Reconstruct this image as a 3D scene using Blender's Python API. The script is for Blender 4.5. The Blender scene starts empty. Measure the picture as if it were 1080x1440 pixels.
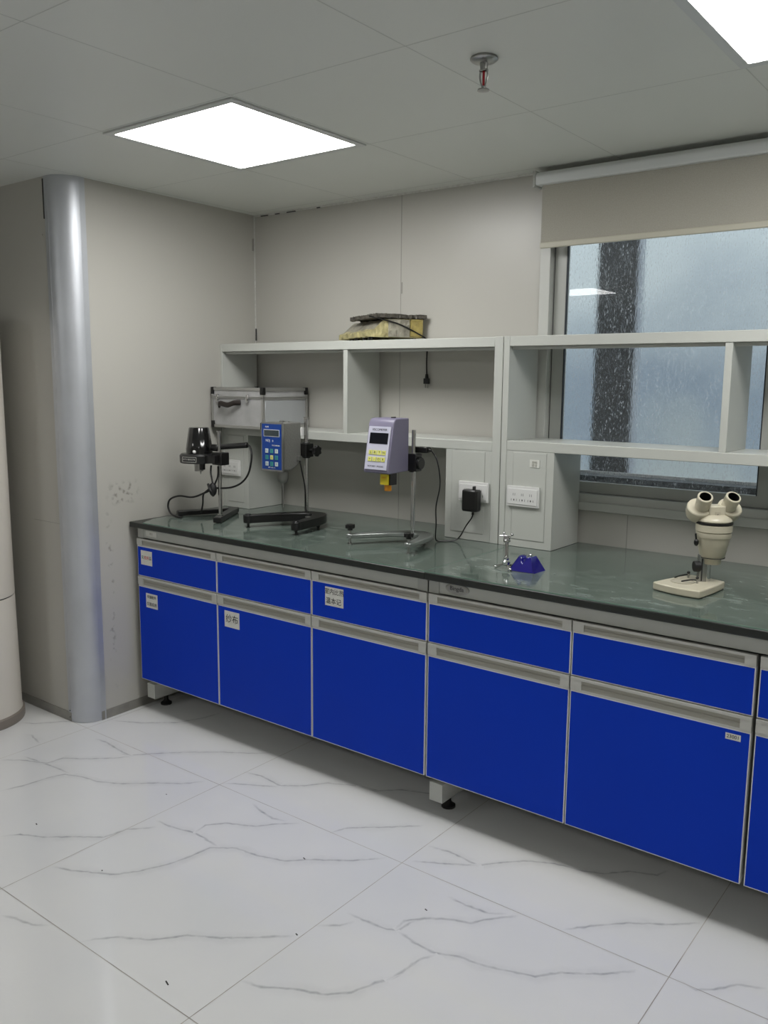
import bpy, bmesh, math, random
from mathutils import Vector, Matrix
random.seed(7)
PI = math.pi
scene = bpy.context.scene
COL = scene.collection

# ------------------------------------------------------------------ camera
cd = bpy.data.cameras.new('camera')
cam = bpy.data.objects.new('camera', cd); COL.objects.link(cam)
R_ = Vector((0.79199757, 0.61045943, 0.00889562)); U_ = Vector((-0.09931826, 0.11444974, 0.98845189)); F_ = Vector((-0.60239167, 0.783735, -0.15127369))
m = Matrix.Identity(4)
for i in range(3):
    m[i][0] = R_[i]; m[i][1] = U_[i]; m[i][2] = -F_[i]
m[0][3], m[1][3], m[2][3] = 3.2931302, -3.21738745, 1.54387869
cam.matrix_world = m
cd.sensor_fit = 'VERTICAL'; cd.sensor_height = 36; cd.lens = 36 * 1213.29 / 1440
cd.clip_start = 0.05; cd.clip_end = 100
scene.camera = cam
scene.view_settings.view_transform = 'Standard'; scene.view_settings.look = 'None'
scene.view_settings.gamma = 1; scene.view_settings.use_curve_mapping = False
scene.view_settings.exposure = 0.0
LAMP = 20.0            # strength of the ceiling panels
scene.cycles.max_bounces = 10; scene.cycles.diffuse_bounces = 6; scene.cycles.glossy_bounces = 5
scene.cycles.transmission_bounces = 6; scene.cycles.sample_clamp_indirect = 6
scene.cycles.use_denoising = True

# ------------------------------------------------------------------ world: pale overcast sky
w = bpy.data.worlds.new('sky'); scene.world = w; w.use_nodes = True
nt = w.node_tree; bg = nt.nodes['Background']
bg.inputs['Color'].default_value = (0.84, 0.87, 0.88, 1); bg.inputs['Strength'].default_value = 2.15

# ------------------------------------------------------------------ materials
def srgb(r, g, b):
    f = lambda c: (c/255/12.92 if c/255 <= .04045 else ((c/255+.055)/1.055)**2.4)
    return (f(r), f(g), f(b), 1)
def mat(name, col, rough=.5, metal=0, spec=.5, coat=0, noise=None, bump=None, emis=None):
    """noise=(scale, amount, detail) varies the colour, bump=(scale, strength)"""
    M = bpy.data.materials.new(name); M.use_nodes = True
    nt = M.node_tree; b = nt.nodes['Principled BSDF']
    b.inputs['Base Color'].default_value = col; b.inputs['Roughness'].default_value = rough
    b.inputs['Metallic'].default_value = metal; b.inputs['Specular IOR Level'].default_value = spec
    b.inputs['Coat Weight'].default_value = coat; b.inputs['Coat Roughness'].default_value = .05
    tc = nt.nodes.new('ShaderNodeTexCoord')
    if noise:
        n = nt.nodes.new('ShaderNodeTexNoise'); n.inputs['Scale'].default_value = noise[0]
        n.inputs['Detail'].default_value = noise[2] if len(noise) > 2 else 3
        nt.links.new(tc.outputs['Object'], n.inputs['Vector'])
        mr = nt.nodes.new('ShaderNodeMapRange'); mr.inputs['From Min'].default_value = .3; mr.inputs['From Max'].default_value = .7
        mr.inputs['To Min'].default_value = 1-noise[1]; mr.inputs['To Max'].default_value = 1+noise[1]
        nt.links.new(n.outputs['Fac'], mr.inputs['Value'])
        mx = nt.nodes.new('ShaderNodeVectorMath'); mx.operation = 'SCALE'; mx.inputs[0].default_value = col[:3]
        nt.links.new(mr.outputs[0], mx.inputs['Scale']); nt.links.new(mx.outputs[0], b.inputs['Base Color'])
    if bump:
        n = nt.nodes.new('ShaderNodeTexNoise'); n.inputs['Scale'].default_value = bump[0]; n.inputs['Detail'].default_value = 4
        nt.links.new(tc.outputs['Object'], n.inputs['Vector'])
        bp = nt.nodes.new('ShaderNodeBump'); bp.inputs['Strength'].default_value = bump[1]; bp.inputs['Distance'].default_value = .01
        nt.links.new(n.outputs['Fac'], bp.inputs['Height']); nt.links.new(bp.outputs[0], b.inputs['Normal'])
    if emis:
        b.inputs['Emission Color'].default_value = emis[0]; b.inputs['Emission Strength'].default_value = emis[1]
    return M
M = {}
M['wall'] = mat('wall_panel_paint', srgb(180, 178, 171), .33, noise=(1.3, .02), bump=(3, .04))
M['seam'] = mat('panel_seam', srgb(150, 147, 141), .6)
M['caulk'] = mat('white_caulk', srgb(205, 205, 200), .5, noise=(60, .1))
M['caulk_dark'] = mat('dark_gap', srgb(60, 60, 58), .8)
M['ceiling'] = mat('ceiling_panel', srgb(212, 214, 208), .42, noise=(1.0, .02))
M['ceiling_seam'] = mat('ceiling_seam', srgb(190, 192, 186), .6)
M['alu'] = mat('aluminium_profile', srgb(190, 193, 198), .42, metal=.6, noise=(6, .05))
M['base_metal'] = mat('skirting_metal', srgb(150, 148, 142), .4, metal=.5, noise=(14, .12))
M['steel_paint'] = mat('light_grey_steel', srgb(184, 186, 180), .35, noise=(3, .02))
M['steel_paint2'] = mat('grey_steel', srgb(168, 169, 164), .4, noise=(3, .02))
M['handle'] = mat('handle_profile', srgb(190, 190, 184), .35, metal=.15)
M['groove'] = mat('handle_groove', srgb(160, 158, 148), .5, metal=.1)
M['blue'] = mat('blue_laminate', srgb(0, 54, 184), .5, noise=(2, .03), spec=.15)
M['edge'] = mat('edge_banding', srgb(222, 222, 222), .4)
M['black_slab'] = mat('black_worktop_core', srgb(30, 34, 31), .35, noise=(30, .1))
M['rubber'] = mat('black_rubber', srgb(20, 20, 20), .6)
M['black'] = mat('black_plastic', srgb(17, 17, 17), .32)
M['black_gloss'] = mat('black_gloss_plastic', srgb(12, 12, 13), .14, coat=.5)
M['black_iron'] = mat('black_painted_iron', srgb(24, 24, 24), .3, noise=(40, .2))
M['chrome'] = mat('chrome', srgb(205, 205, 205), .12, metal=1)
M['steel'] = mat('brushed_steel', srgb(165, 165, 162), .3, metal=.9)
M['silver_cast'] = mat('silver_casting', srgb(158, 163, 160), .32, metal=.75, noise=(30, .08))
M['white_plastic'] = mat('white_plastic', srgb(214, 214, 212), .3)
M['paper'] = mat('white_paper', srgb(212, 212, 205), .7, noise=(30, .05))
M['ink'] = mat('black_ink', srgb(35, 35, 40), .8)
M['ink_red'] = mat('red_ink', srgb(190, 80, 80), .8)
M['ink_green'] = mat('green_ink', srgb(60, 130, 80), .8)
M['slot'] = mat('socket_slot', srgb(40, 40, 42), .7)
M['case_alu'] = mat('case_aluminium', srgb(178, 178, 178), .35, metal=.25, noise=(18, .10, 6))
M['case_panel'] = mat('case_panel', srgb(172, 175, 177), .4, metal=.2, noise=(3, .04))
M['case_trim'] = mat('case_trim', srgb(185, 185, 182), .3, metal=.8)
M['leather'] = mat('dark_brown_strap', srgb(38, 30, 27), .5)
M['face_blue'] = mat('blue_faceplate', srgb(12, 58, 135), .3)
M['lcd'] = mat('lcd_glass', srgb(52, 62, 66), .12)
M['lcd_dark'] = mat('dark_display', srgb(14, 16, 24), .12)
M['grey_hammer'] = mat('grey_hammered_body', srgb(122, 122, 118), .4, metal=.3, bump=(120, .2))
M['key_white'] = mat('key_white', srgb(190, 200, 195), .4)
M['key_green'] = mat('key_green', srgb(60, 140, 130), .4)
M['key_yellow'] = mat('key_yellow', srgb(205, 205, 110), .4)
M['lavender'] = mat('lavender_body', srgb(116, 112, 133), .38, noise=(5, .03))
M['lav_panel'] = mat('pale_faceplate', srgb(184, 184, 200), .35)
M['yellow'] = mat('yellow_label', srgb(205, 185, 40), .4)
M['orange'] = mat('orange_tip', srgb(215, 140, 25), .4)
M['cream'] = mat('cream_enamel', srgb(190, 184, 164), .32)
M['cream2'] = mat('cream_enamel_darker', srgb(174, 168, 150), .35)  # slightly darker cream of the stage and scale plates
M['violet'] = mat('cobalt_glazed', srgb(22, 14, 118), .08, coat=1)
M['wrap'] = mat('yellowed_plastic_wrap', srgb(172, 163, 118), .3, noise=(26, .42, 8), bump=(45, 1.0))
M['wrap2'] = mat('dusty_plastic_wrap', srgb(150, 146, 132), .35, noise=(30, .35, 6), bump=(60, .9))
M['wrap3'] = mat('dark_taped_rim', srgb(74, 70, 62), .4, noise=(60, .6, 6), bump=(70, .8))
M['wrapy'] = mat('yellow_tape', srgb(166, 150, 88), .35, noise=(40, .25, 6), bump=(60, .5))
M['blind'] = mat('beige_blind_fabric', srgb(166, 163, 152), .8, noise=(260, .06), bump=(400, .2))
M['blind_bar'] = mat('blind_bar', srgb(186, 183, 168), .5)
M['cassette'] = mat('blind_cassette', srgb(208, 211, 210), .35)
M['frame'] = mat('window_frame', srgb(190, 191, 186), .35)
M['frame2'] = mat('window_sash', srgb(168, 170, 165), .35)
M['gasket'] = mat('window_gasket', srgb(45, 50, 55), .6)
M['ac_body'] = mat('air_conditioner_shell', srgb(208, 203, 194), .3)
M['ac_base'] = mat('air_conditioner_base', srgb(128, 120, 112), .4)
M['lamp_frame'] = mat('lamp_frame', srgb(200, 202, 200), .35, metal=.2)
M['lamp'] = mat('lamp_diffuser', (1, 1, 1, 1), .5, emis=((1.0, .995, .98, 1), LAMP))
M['red_bulb'] = mat('red_glass_bulb', srgb(170, 30, 40), .1)
M['outside'] = None
M['outside_dark'] = mat('outside_column', srgb(30, 31, 33), .7, noise=(4, .25, 5))
M['outside_edge'] = mat('outside_column_edge', srgb(135, 142, 150), .7)
M['ledge'] = mat('outside_ledge', srgb(58, 62, 66), .5, noise=(90, .5, 6), bump=(80, .6))

def node_mat(name):
    m_ = bpy.data.materials.new(name); m_.use_nodes = True
    return m_, m_.node_tree, m_.node_tree.nodes['Principled BSDF']
def mapr(nt, src, a, b, c, d):
    n = nt.nodes.new('ShaderNodeMapRange')
    for k, v in zip(('From Min', 'From Max', 'To Min', 'To Max'), (a, b, c, d)): n.inputs[k].default_value = v
    nt.links.new(src, n.inputs['Value']); return n.outputs[0]
def mixc(nt, fac, a, b):
    n = nt.nodes.new('ShaderNodeMix'); n.data_type = 'RGBA'
    for sock, v in ((n.inputs[0], fac), (n.inputs[6], a), (n.inputs[7], b)):
        if isinstance(v, (tuple, float, int)): sock.default_value = v
        else: nt.links.new(v, sock)
    return n.outputs[2]
def noise(nt, scale, detail=4, sx=(1, 1, 1)):
    tc = nt.nodes.new('ShaderNodeTexCoord'); mp = nt.nodes.new('ShaderNodeMapping'); mp.inputs['Scale'].default_value = sx
    nt.links.new(tc.outputs['Object'], mp.inputs['Vector'])
    n = nt.nodes.new('ShaderNodeTexNoise'); n.inputs['Scale'].default_value = scale; n.inputs['Detail'].default_value = detail
    nt.links.new(mp.outputs[0], n.inputs['Vector']); return n.outputs['Fac']

# polished floor: the veins are a mesh attribute that fades to the base colour at each strip's rim
m_, nt, b = node_mat('white_marble_tile')
at = nt.nodes.new('ShaderNodeAttribute'); at.attribute_name = 'vein'
base = mixc(nt, mapr(nt, noise(nt, 1.5, 5), .35, .7, 0, 1), srgb(216, 216, 215), srgb(208, 209, 210))
n1 = noise(nt, 30, 5)
fac = nt.nodes.new('ShaderNodeMath'); fac.operation = 'MULTIPLY'
nt.links.new(at.outputs['Fac'], fac.inputs[0]); nt.links.new(mapr(nt, n1, .3, .65, .35, 1.0), fac.inputs[1])
nt.links.new(mixc(nt, fac.outputs[0], base, srgb(124, 126, 132)), b.inputs['Base Color'])
b.inputs['Roughness'].default_value = .09; b.inputs['Specular IOR Level'].default_value = .55
M['floor'] = m_
M['grout'] = mat('grout', srgb(158, 154, 147), .7, noise=(9, .3, 5))
M['speck'] = mat('floor_speck', srgb(50, 48, 46), .8)
# green-grey glass sheet over the worktop, whitish smears towards the right
m_, nt, b = node_mat('worktop_glass')
sm = noise(nt, 15, 9, (1, 1.6, 1)); sm2 = noise(nt, 1.6, 3)
f = nt.nodes.new('ShaderNodeMath'); f.operation = 'MULTIPLY'
nt.links.new(mapr(nt, sm, .48, .70, 0, .55), f.inputs[0]); nt.links.new(mapr(nt, sm2, .42, .62, 0, 1), f.inputs[1])
nt.links.new(mixc(nt, f.outputs[0], srgb(86, 97, 90), srgb(136, 146, 139)), b.inputs['Base Color'])
b.inputs['Roughness'].default_value = .1; b.inputs['Specular IOR Level'].default_value = .75
nt.links.new(mapr(nt, sm, .4, .75, .05, .22), b.inputs['Roughness'])
M['glass_top'] = m_
M['glass_edge'] = mat('glass_edge', srgb(118, 142, 130), .15)
# painted wall with scuffs (left wall)
m_, nt, b = node_mat('wall_paint_scuffed')
geo = nt.nodes.new('ShaderNodeTexCoord'); sp = nt.nodes.new('ShaderNodeSeparateXYZ'); nt.links.new(geo.outputs['Object'], sp.inputs[0])
def band(out, c, r):
    a = nt.nodes.new('ShaderNodeMath'); a.operation = 'SUBTRACT'; nt.links.new(out, a.inputs[0]); a.inputs[1].default_value = c
    d = nt.nodes.new('ShaderNodeMath'); d.operation = 'ABSOLUTE'; nt.links.new(a.outputs[0], d.inputs[0])
    return mapr(nt, d.outputs[0], r*.4, r, 1, 0)
def mul(*xs):
    o = xs[0]
    for x in xs[1:]:
        q = nt.nodes.new('ShaderNodeMath'); q.operation = 'MULTIPLY'; nt.links.new(o, q.inputs[0]); nt.links.new(x, q.inputs[1]); o = q.outputs[0]
    return o
zc, yc = sp.outputs['Z'], sp.outputs['Y']
s1 = mul(band(zc, 1.03, .06), band(yc, -.86, .10), mapr(nt, noise(nt, 38, 5), .52, .66, 0, .8))
s2 = mul(band(zc, .55, .5), band(yc, -.95, .022), mapr(nt, noise(nt, 28, 4), .58, .68, 0, .6))
ad = nt.nodes.new('ShaderNodeMath'); ad.operation = 'ADD'; nt.links.new(s1, ad.inputs[0]); nt.links.new(s2, ad.inputs[1])
nt.links.new(mixc(nt, ad.outputs[0], srgb(180, 178, 171), srgb(112, 106, 99)), b.inputs['Base Color'])
b.inputs['Roughness'].default_value = .36
M['wall_scuff'] = m_
# wet window glass: smooth inside face, rain-beaded outside face
m_, nt, b = node_mat('clear_glass')
b.inputs['Base Color'].default_value = (.93, .96, .97, 1); b.inputs['Transmission Weight'].default_value = 1; b.inputs['Roughness'].default_value = 0; b.inputs['IOR'].default_value = 1.36
M['glass'] = m_
m_, nt, b = node_mat('rain_wet_glass')
b.inputs['Base Color'].default_value = (.95, .97, .98, 1); b.inputs['Transmission Weight'].default_value = 1; b.inputs['Roughness'].default_value = .04; b.inputs['IOR'].default_value = 1.36
tc = nt.nodes.new('ShaderNodeTexCoord'); mp = nt.nodes.new('ShaderNodeMapping'); mp.inputs['Scale'].default_value = (1, 1, .28)
nt.links.new(tc.outputs['Object'], mp.inputs['Vector'])
vo = nt.nodes.new('ShaderNodeTexNoise'); vo.inputs['Scale'].default_value = 170; vo.inputs['Detail'].default_value = 3
nt.links.new(mp.outputs[0], vo.inputs['Vector'])
bp = nt.nodes.new('ShaderNodeBump'); bp.inputs['Strength'].default_value = .16; bp.inputs['Distance'].default_value = .002
nt.links.new(vo.outputs['Fac'], bp.inputs['Height']); nt.links.new(bp.outputs[0], b.inputs['Normal'])
M['wet_glass'] = m_
out_n = nt.nodes['Material Output']
tr = nt.nodes.new('ShaderNodeBsdfTranslucent'); tr.inputs['Color'].default_value = (.85, .88, .9, 1)
drop = noise(nt, 240, 2, (1, 1, .38)); patch = noise(nt, 160, 2, (1, 1, .04))
k = nt.nodes.new('ShaderNodeMath'); k.operation = 'MULTIPLY'; nt.links.new(mapr(nt, drop, .5, .67, 0, .4), k.inputs[0]); nt.links.new(mapr(nt, patch, .35, .65, .3, 1), k.inputs[1])
k2 = nt.nodes.new('ShaderNodeMath'); k2.operation = 'ADD'; nt.links.new(k.outputs[0], k2.inputs[0]); k2.inputs[1].default_value = .02
ms = nt.nodes.new('ShaderNodeMixShader'); nt.links.new(k2.outputs[0], ms.inputs[0]); nt.links.new(b.outputs[0], ms.inputs[1]); nt.links.new(tr.outputs[0], ms.inputs[2])
nt.links.new(ms.outputs[0], out_n.inputs['Surface'])
# neighbouring wall: colour runs pale at top, blue-grey mid-height, paler again below
m_, nt, b = node_mat('outside_wall')
geo = nt.nodes.new('ShaderNodeTexCoord'); sp = nt.nodes.new('ShaderNodeSeparateXYZ'); nt.links.new(geo.outputs['Object'], sp.inputs[0])
bz = nt.nodes.new('ShaderNodeMath'); bz.operation = 'ADD'; nt.links.new(sp.outputs['Z'], bz.inputs[0]); nt.links.new(mapr(nt, noise(nt, 1.6, 4), .3, .7, -.25, .25), bz.inputs[1])
up = mapr(nt, bz.outputs[0], 1.5, 2.3, 0, 1); lo = mapr(nt, bz.outputs[0], .9, 1.35, 1, 0)
c1 = mixc(nt, up, srgb(132, 146, 160), srgb(186, 196, 200)); c2 = mixc(nt, lo, c1, srgb(160, 170, 172))
nt.links.new(c2, b.inputs['Base Color']); b.inputs['Roughness'].default_value = .8
M['outside'] = m_

# ------------------------------------------------------------------ mesh helpers
class MB:
    def __init__(s): s.v = []; s.f = []; s.mi = []; s.mats = []
    def _m(s, m):
        if m is None: return 0
        if m not in s.mats: s.mats.append(m)
        return s.mats.index(m)
    def add(s, vs, fs, m=None, T=None):
        o = len(s.v); k = s._m(m)
        for v in vs:
            v = Vector(v); s.v.append(tuple(T @ v) if T else tuple(v))
        for f in fs: s.f.append([i+o for i in f]); s.mi.append(k)
        return s
    def box(s, x0, x1, y0, y1, z0, z1, m=None, T=None):
        vs = [(x, y, z) for x in (x0, x1) for y in (y0, y1) for z in (z0, z1)]
        return s.add(vs, [(0, 1, 3, 2), (4, 6, 7, 5), (0, 4, 5, 1), (2, 3, 7, 6), (0, 2, 6, 4), (1, 5, 7, 3)], m, T)
    def prism(s, pts, z0, z1, m=None, T=None, top=None):
        n = len(pts); tp = top or pts
        vs = [(x, y, z0) for x, y in pts] + [(x, y, z1) for x, y in tp]
        fs = [list(range(n))[::-1], list(range(n, 2*n))] + [(i, (i+1) % n, n+(i+1) % n, n+i) for i in range(n)]
        return s.add(vs, fs, m, T)
    def lathe(s, prof, c=(0, 0, 0), seg=28, m=None, T=None, axis='z', caps=True):
        """prof: (radius, height) pairs"""
        vs = []; fs = []
        for r, h in prof:
            for k in range(seg):
                a = 2*PI*k/seg; p = (r*math.cos(a), r*math.sin(a), h)
                if axis == 'y': p = (p[0], p[2], p[1])
                if axis == 'x': p = (p[2], p[0], p[1])
                vs.append((p[0]+c[0], p[1]+c[1], p[2]+c[2]))
        for i in range(len(prof)-1):
            for k in range(seg):
                a, b_ = i*seg+k, i*seg+(k+1) % seg
                fs.append((a, b_, b_+seg, a+seg))
        if caps: fs.append(list(range(seg))[::-1]); fs.append([(len(prof)-1)*seg+k for k in range(seg)])
        return s.add(vs, fs, m, T)
    def cyl(s, p0, p1, r0, r1=None, seg=20, m=None, T=None):
        r1 = r0 if r1 is None else r1
        p0 = Vector(p0); p1 = Vector(p1); d = (p1-p0); q = d.to_track_quat('Z', 'Y').to_matrix().to_4x4()
        X = Matrix.Translation(p0) @ q
        if T: X = T @ X
        return s.lathe([(r0, 0), (r1, d.length)], seg=seg, m=m, T=X)
    def tube(s, pts, r, seg=8, m=None, T=None, sub=6, smooth=True):
        P = [Vector(p) for p in pts]
        if smooth and len(P) > 2:
            Q = []
            for i in range(len(P)-1):
                a = P[max(i-1, 0)]; b_ = P[i]; c = P[i+1]; d = P[min(i+2, len(P)-1)]
                for k in range(sub):
                    t = k/sub
                    Q.append(.5*((2*b_)+(-a+c)*t+(2*a-5*b_+4*c-d)*t*t+(-a+3*b_-3*c+d)*t**3))
            Q.append(P[-1]); P = Q
        vs = []; fs = []; up = None
        for i, p in enumerate(P):
            t = (P[min(i+1, len(P)-1)]-P[max(i-1, 0)]).normalized()
            if up is None: up = t.orthogonal().normalized()
            up = (up-t*up.dot(t)).normalized(); sd = t.cross(up)
            for k in range(seg):
                a = 2*PI*k/seg; vs.append(tuple(p+up*(r*math.cos(a))+sd*(r*math.sin(a))))
        for i in range(len(P)-1):
            for k in range(seg):
                a, b_ = i*seg+k, i*seg+(k+1) % seg; fs.append((a, b_, b_+seg, a+seg))
        fs.append(list(range(seg))[::-1]); fs.append([(len(P)-1)*seg+k for k in range(seg)])
        return s.add(vs, fs, m, T)
    def ball(s, c, r, m=None, T=None, sc=(1, 1, 1), seg=16):
        n = 10
        return s.lathe([(max(1e-4, r*math.sin(PI*i/n)), -r*math.cos(PI*i/n)) for i in range(n+1)], seg=seg, m=m,
                       T=(T or Matrix.Identity(4)) @ Matrix.Translation(c) @ Matrix.Diagonal((*sc, 1)))
    def text(s, txt, size, T, m, depth=.0003):
        cu = bpy.data.curves.new('t', 'FONT'); cu.body = txt; cu.size = size; cu.align_x = 'CENTER'; cu.align_y = 'CENTER'
        cu.resolution_u = 3; cu.extrude = depth
        o = bpy.data.objects.new('t', cu); COL.objects.link(o)
        dg = bpy.context.evaluated_depsgraph_get(); me = bpy.data.meshes.new_from_object(o.evaluated_get(dg))
        s.add([tuple(v.co) for v in me.vertices], [list(p.vertices) for p in me.polygons], m, T)
        bpy.data.objects.remove(o); bpy.data.curves.remove(cu); bpy.data.meshes.remove(me)
        return s
def kids(o): return [c for c in bpy.data.objects if c.parent == o]
def obj(name, mb, material=None, parent=None, bevel=0, world=False, seg=2):
    me = bpy.data.meshes.new(name)
    inv = Matrix.Identity(4)
    if world and parent is not None:
        p = parent
        while p is not None: inv = (Matrix.Translation(p.location) @ p.rotation_euler.to_matrix().to_4x4()) @ inv; p = p.parent
        inv = inv.inverted()
    me.from_pydata([tuple(inv @ Vector(v)) for v in mb.v], [], mb.f)
    mats = mb.mats or [material]
    for q in mats: me.materials.append(q if not isinstance(q, str) else M[q])
    if mb.mats: me.polygons.foreach_set('material_index', mb.mi)
    me.polygons.foreach_set('use_smooth', [True]*len(me.polygons))
    me.update(); me.set_sharp_from_angle(angle=math.radians(38))
    o = bpy.data.objects.new(name, me); COL.objects.link(o)
    if parent is not None: o.parent = parent
    if bevel:
        bv = o.modifiers.new('bevel', 'BEVEL'); bv.width = bevel; bv.segments = seg; bv.limit_method = 'ANGLE'; bv.angle_limit = math.radians(35)
    return o
def tag(o, label=None, cat=None, group=None, kind=None):
    for k, v in (('label', label), ('category', cat), ('group', group), ('kind', kind)):
        if v: o[k] = v
    return o
def thing(name, label, cat, loc=(0, 0, 0), rotz=0, group=None):
    o = bpy.data.objects.new(name, None); COL.objects.link(o); o.empty_display_size = .05
    o.location = loc; o.rotation_euler = (0, 0, rotz)
    return tag(o, label, cat, group)
def struct(name, mb, material=None, bevel=0): return tag(obj(name, mb, material, None, bevel), kind='structure')

H = 2.3654      # ceiling height
ZT = .90        # worktop height
# ================================================================== SETTING
XR, YR, XL = 4.9, -6.2, -2.6
# ---- floor: slab, veins, grout in one mesh
VEINS = [[(0.292,-1.673),(0.323,-1.595),(0.333,-1.502),(0.359,-1.442),(0.425,-1.415),(0.517,-1.398),(0.602,-1.351),(0.703,-1.262),(0.779,-1.209),(0.835,-1.139)],[(0.079,-1.454),(0.18,-1.444),(0.297,-1.429),(0.375,-1.429)],[(0.039,-1.534),(0.101,-1.484),(0.215,-1.431),(0.222,-1.364),(0.303,-1.308),(0.385,-1.233),(0.438,-1.166)],[(0.359,-1.195),(0.413,-1.176),(0.486,-1.093),(0.579,-1.004),(0.682,-0.921),(0.793,-0.847),(0.854,-0.793)],[(0.604,-1.843),(0.644,-1.795),(0.724,-1.754),(0.805,-1.687),(0.885,-1.626),(0.901,-1.55),(0.973,-1.472)],[(0.928,-1.445),(1.001,-1.443),(1.106,-1.417),(1.182,-1.422),(1.24,-1.43)],[(1.101,-1.421),(1.091,-1.361),(1.135,-1.308),(1.237,-1.255),(1.279,-1.2),(1.346,-1.14)],[(1.102,-1.144),(1.172,-1.171),(1.241,-1.181),(1.3,-1.162)],[(0.904,-1.836),(0.977,-1.812),(1.103,-1.74),(1.146,-1.683),(1.184,-1.604),(1.207,-1.527),(1.215,-1.45),(1.288,-1.395),(1.373,-1.386),(1.465,-1.352),(1.54,-1.283),(1.615,-1.232),(1.671,-1.179),(1.716,-1.131)],[(1.019,-2.07),(1.069,-2.049),(1.135,-2.039),(1.182,-2.006)],[(1.305,-1.998),(1.328,-1.963),(1.373,-1.918),(1.452,-1.871),(1.488,-1.832),(1.517,-1.793),(1.6,-1.743),(1.669,-1.688),(1.758,-1.607)],[(0.891,-0.989),(0.968,-0.972),(1.087,-0.984),(1.158,-0.927),(1.214,-0.853),(1.312,-0.804),(1.409,-0.78),(1.474,-0.716),(1.548,-0.677)],[(0.898,-1.105),(0.973,-1.062),(1.094,-0.991)],[(0.043,-1.002),(0.17,-0.935),(0.291,-0.831),(0.342,-0.713),(0.355,-0.629)],[(1.461,-1.134),(1.492,-1.065),(1.575,-0.993),(1.693,-0.885)],[(1.769,-1.537),(1.823,-1.495),(1.849,-1.455)],[(1.801,-1.434),(1.861,-1.434),(1.94,-1.425),(1.969,-1.407),(1.974,-1.356),(2.0,-1.324)],[(1.771,-1.828),(1.829,-1.814),(1.898,-1.769),(1.984,-1.729),(2.024,-1.684),(2.051,-1.62),(2.081,-1.558),(2.087,-1.495),(2.098,-1.455)],[(0.151,-1.168),(0.226,-1.16),(0.362,-1.178),(0.438,-1.176)],[(-0.126,-1.336),(-0.091,-1.319),(0.015,-1.346)],[(-0.262,-1.277),(-0.195,-1.24),(-0.123,-1.147),(-0.024,-1.091)],[(1.956,-1.415),(1.958,-1.362),(1.994,-1.318),(2.048,-1.279),(2.11,-1.253),(2.144,-1.204),(2.206,-1.136)],[(1.967,-1.411),(2.03,-1.425),(2.108,-1.426),(2.164,-1.398),(2.221,-1.392),(2.29,-1.37),(2.364,-1.34),(2.413,-1.283),(2.495,-1.227),(2.569,-1.15)],[(2.064,-1.599),(2.08,-1.546),(2.089,-1.471),(2.114,-1.425)],[(1.777,-0.986),(1.86,-0.972),(1.971,-0.985),(2.02,-0.923),(2.084,-0.861),(2.159,-0.821),(2.256,-0.8),(2.31,-0.777),(2.371,-0.709),(2.446,-0.677),(2.468,-0.618)],[(1.787,-1.097),(1.878,-1.044),(1.981,-0.977)],[(1.986,-1.185),(2.057,-1.19),(2.13,-1.18),(2.177,-1.15)],[(2.332,-1.118),(2.393,-1.047),(2.474,-0.965),(2.564,-0.905),(2.639,-0.834)],[(2.659,-1.116),(2.713,-1.129),(2.751,-1.098),(2.792,-1.042),(2.86,-1.012)],[(1.314,-0.806),(1.396,-0.792),(1.47,-0.721),(1.538,-0.691),(1.648,-0.649)]]
fl = MB(); fl.box(XL, XR, YR, .2, -.1, 0, 'floor')
vein_vals = [0.0]*8
def strip(pts, wid, z, m, vals=None, jag=0, step=.014):
    """thin ribbon lying on the floor; with vals its middle row carries the vein strength"""
    P = [Vector((x, y, 0)) for x, y in pts]
    if jag:
        Q = []
        for i in range(len(P)-1):
            n = max(1, int((P[i+1]-P[i]).length/step))
            for k in range(n):
                Q.append(P[i].lerp(P[i+1], k/n)+Vector((random.uniform(-jag, jag), random.uniform(-jag, jag), 0)))
        P = Q+[P[-1]]
    T_ = []
    for i in range(len(P)):
        t = (P[min(i+4, len(P)-1)]-P[max(i-4, 0)]); T_.append(t.normalized() if t.length > 0 else Vector((1, 0, 0)))
    vs = []; fs = []
    for i, p in enumerate(P):
        t = T_[i]; n = Vector((-t.y, t.x, 0))
        e = min(1, i/4, (len(P)-1-i)/4) if vals else 1
        ww = wid*(1+(random.uniform(-.25, .25) if vals else 0))
        for k in (-1, 0, 1): vs.append((p.x+n.x*ww*k, p.y+n.y*ww*k, z))
        if vals: vein_vals.extend([0, vals*e*random.uniform(.75, 1), 0])
        else: vein_vals.extend([0, 0, 0])
    for i in range(len(P)-1):
        a = i*3
        for q in ((a, a+3, a+4, a+1), (a+1, a+4, a+5, a+2)):
            nz = sum(vs[q[k]][0]*vs[q[(k+1) % 4]][1]-vs[q[(k+1) % 4]][0]*vs[q[k]][1] for k in range(4))
            fs.append(q if nz > 0 else q[::-1])
    fl.add(vs, fs, m)
for i, v in enumerate(VEINS):
    strip(v, .0075, .00030+i*.000003, 'floor', .8, .0016)
    strip([(x+.006, y+.003) for x, y in v], .030, .00010+i*.000003, 'floor', .20, .002, .035)
TX, TY, TS, TT = .899, -1.1245, .8715, .874
for k in range(-4, 5): strip([(TX+k*TS, YR), (TX+k*TS, .2)], .0012, .0005, 'grout')
for k in range(-6, 2): strip([(XL, TY+k*TT), (XR, TY+k*TT)], .0012, .00055, 'grout')
for x, y, L_ in ((.62, -1.72, .012), (1.62, -1.95, .018), (1.5, -1.3, .012), (1.97, -1.28, .01), (1.75, -1.6, .01), (1.05, -1.75, .006), (.8, -1.3, .006), (2.2, -1.75, .012)):
    strip([(x, y), (x+L_, y-.35*L_)], .002, .0006, 'speck')
f_ob = struct('floor', fl)
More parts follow.
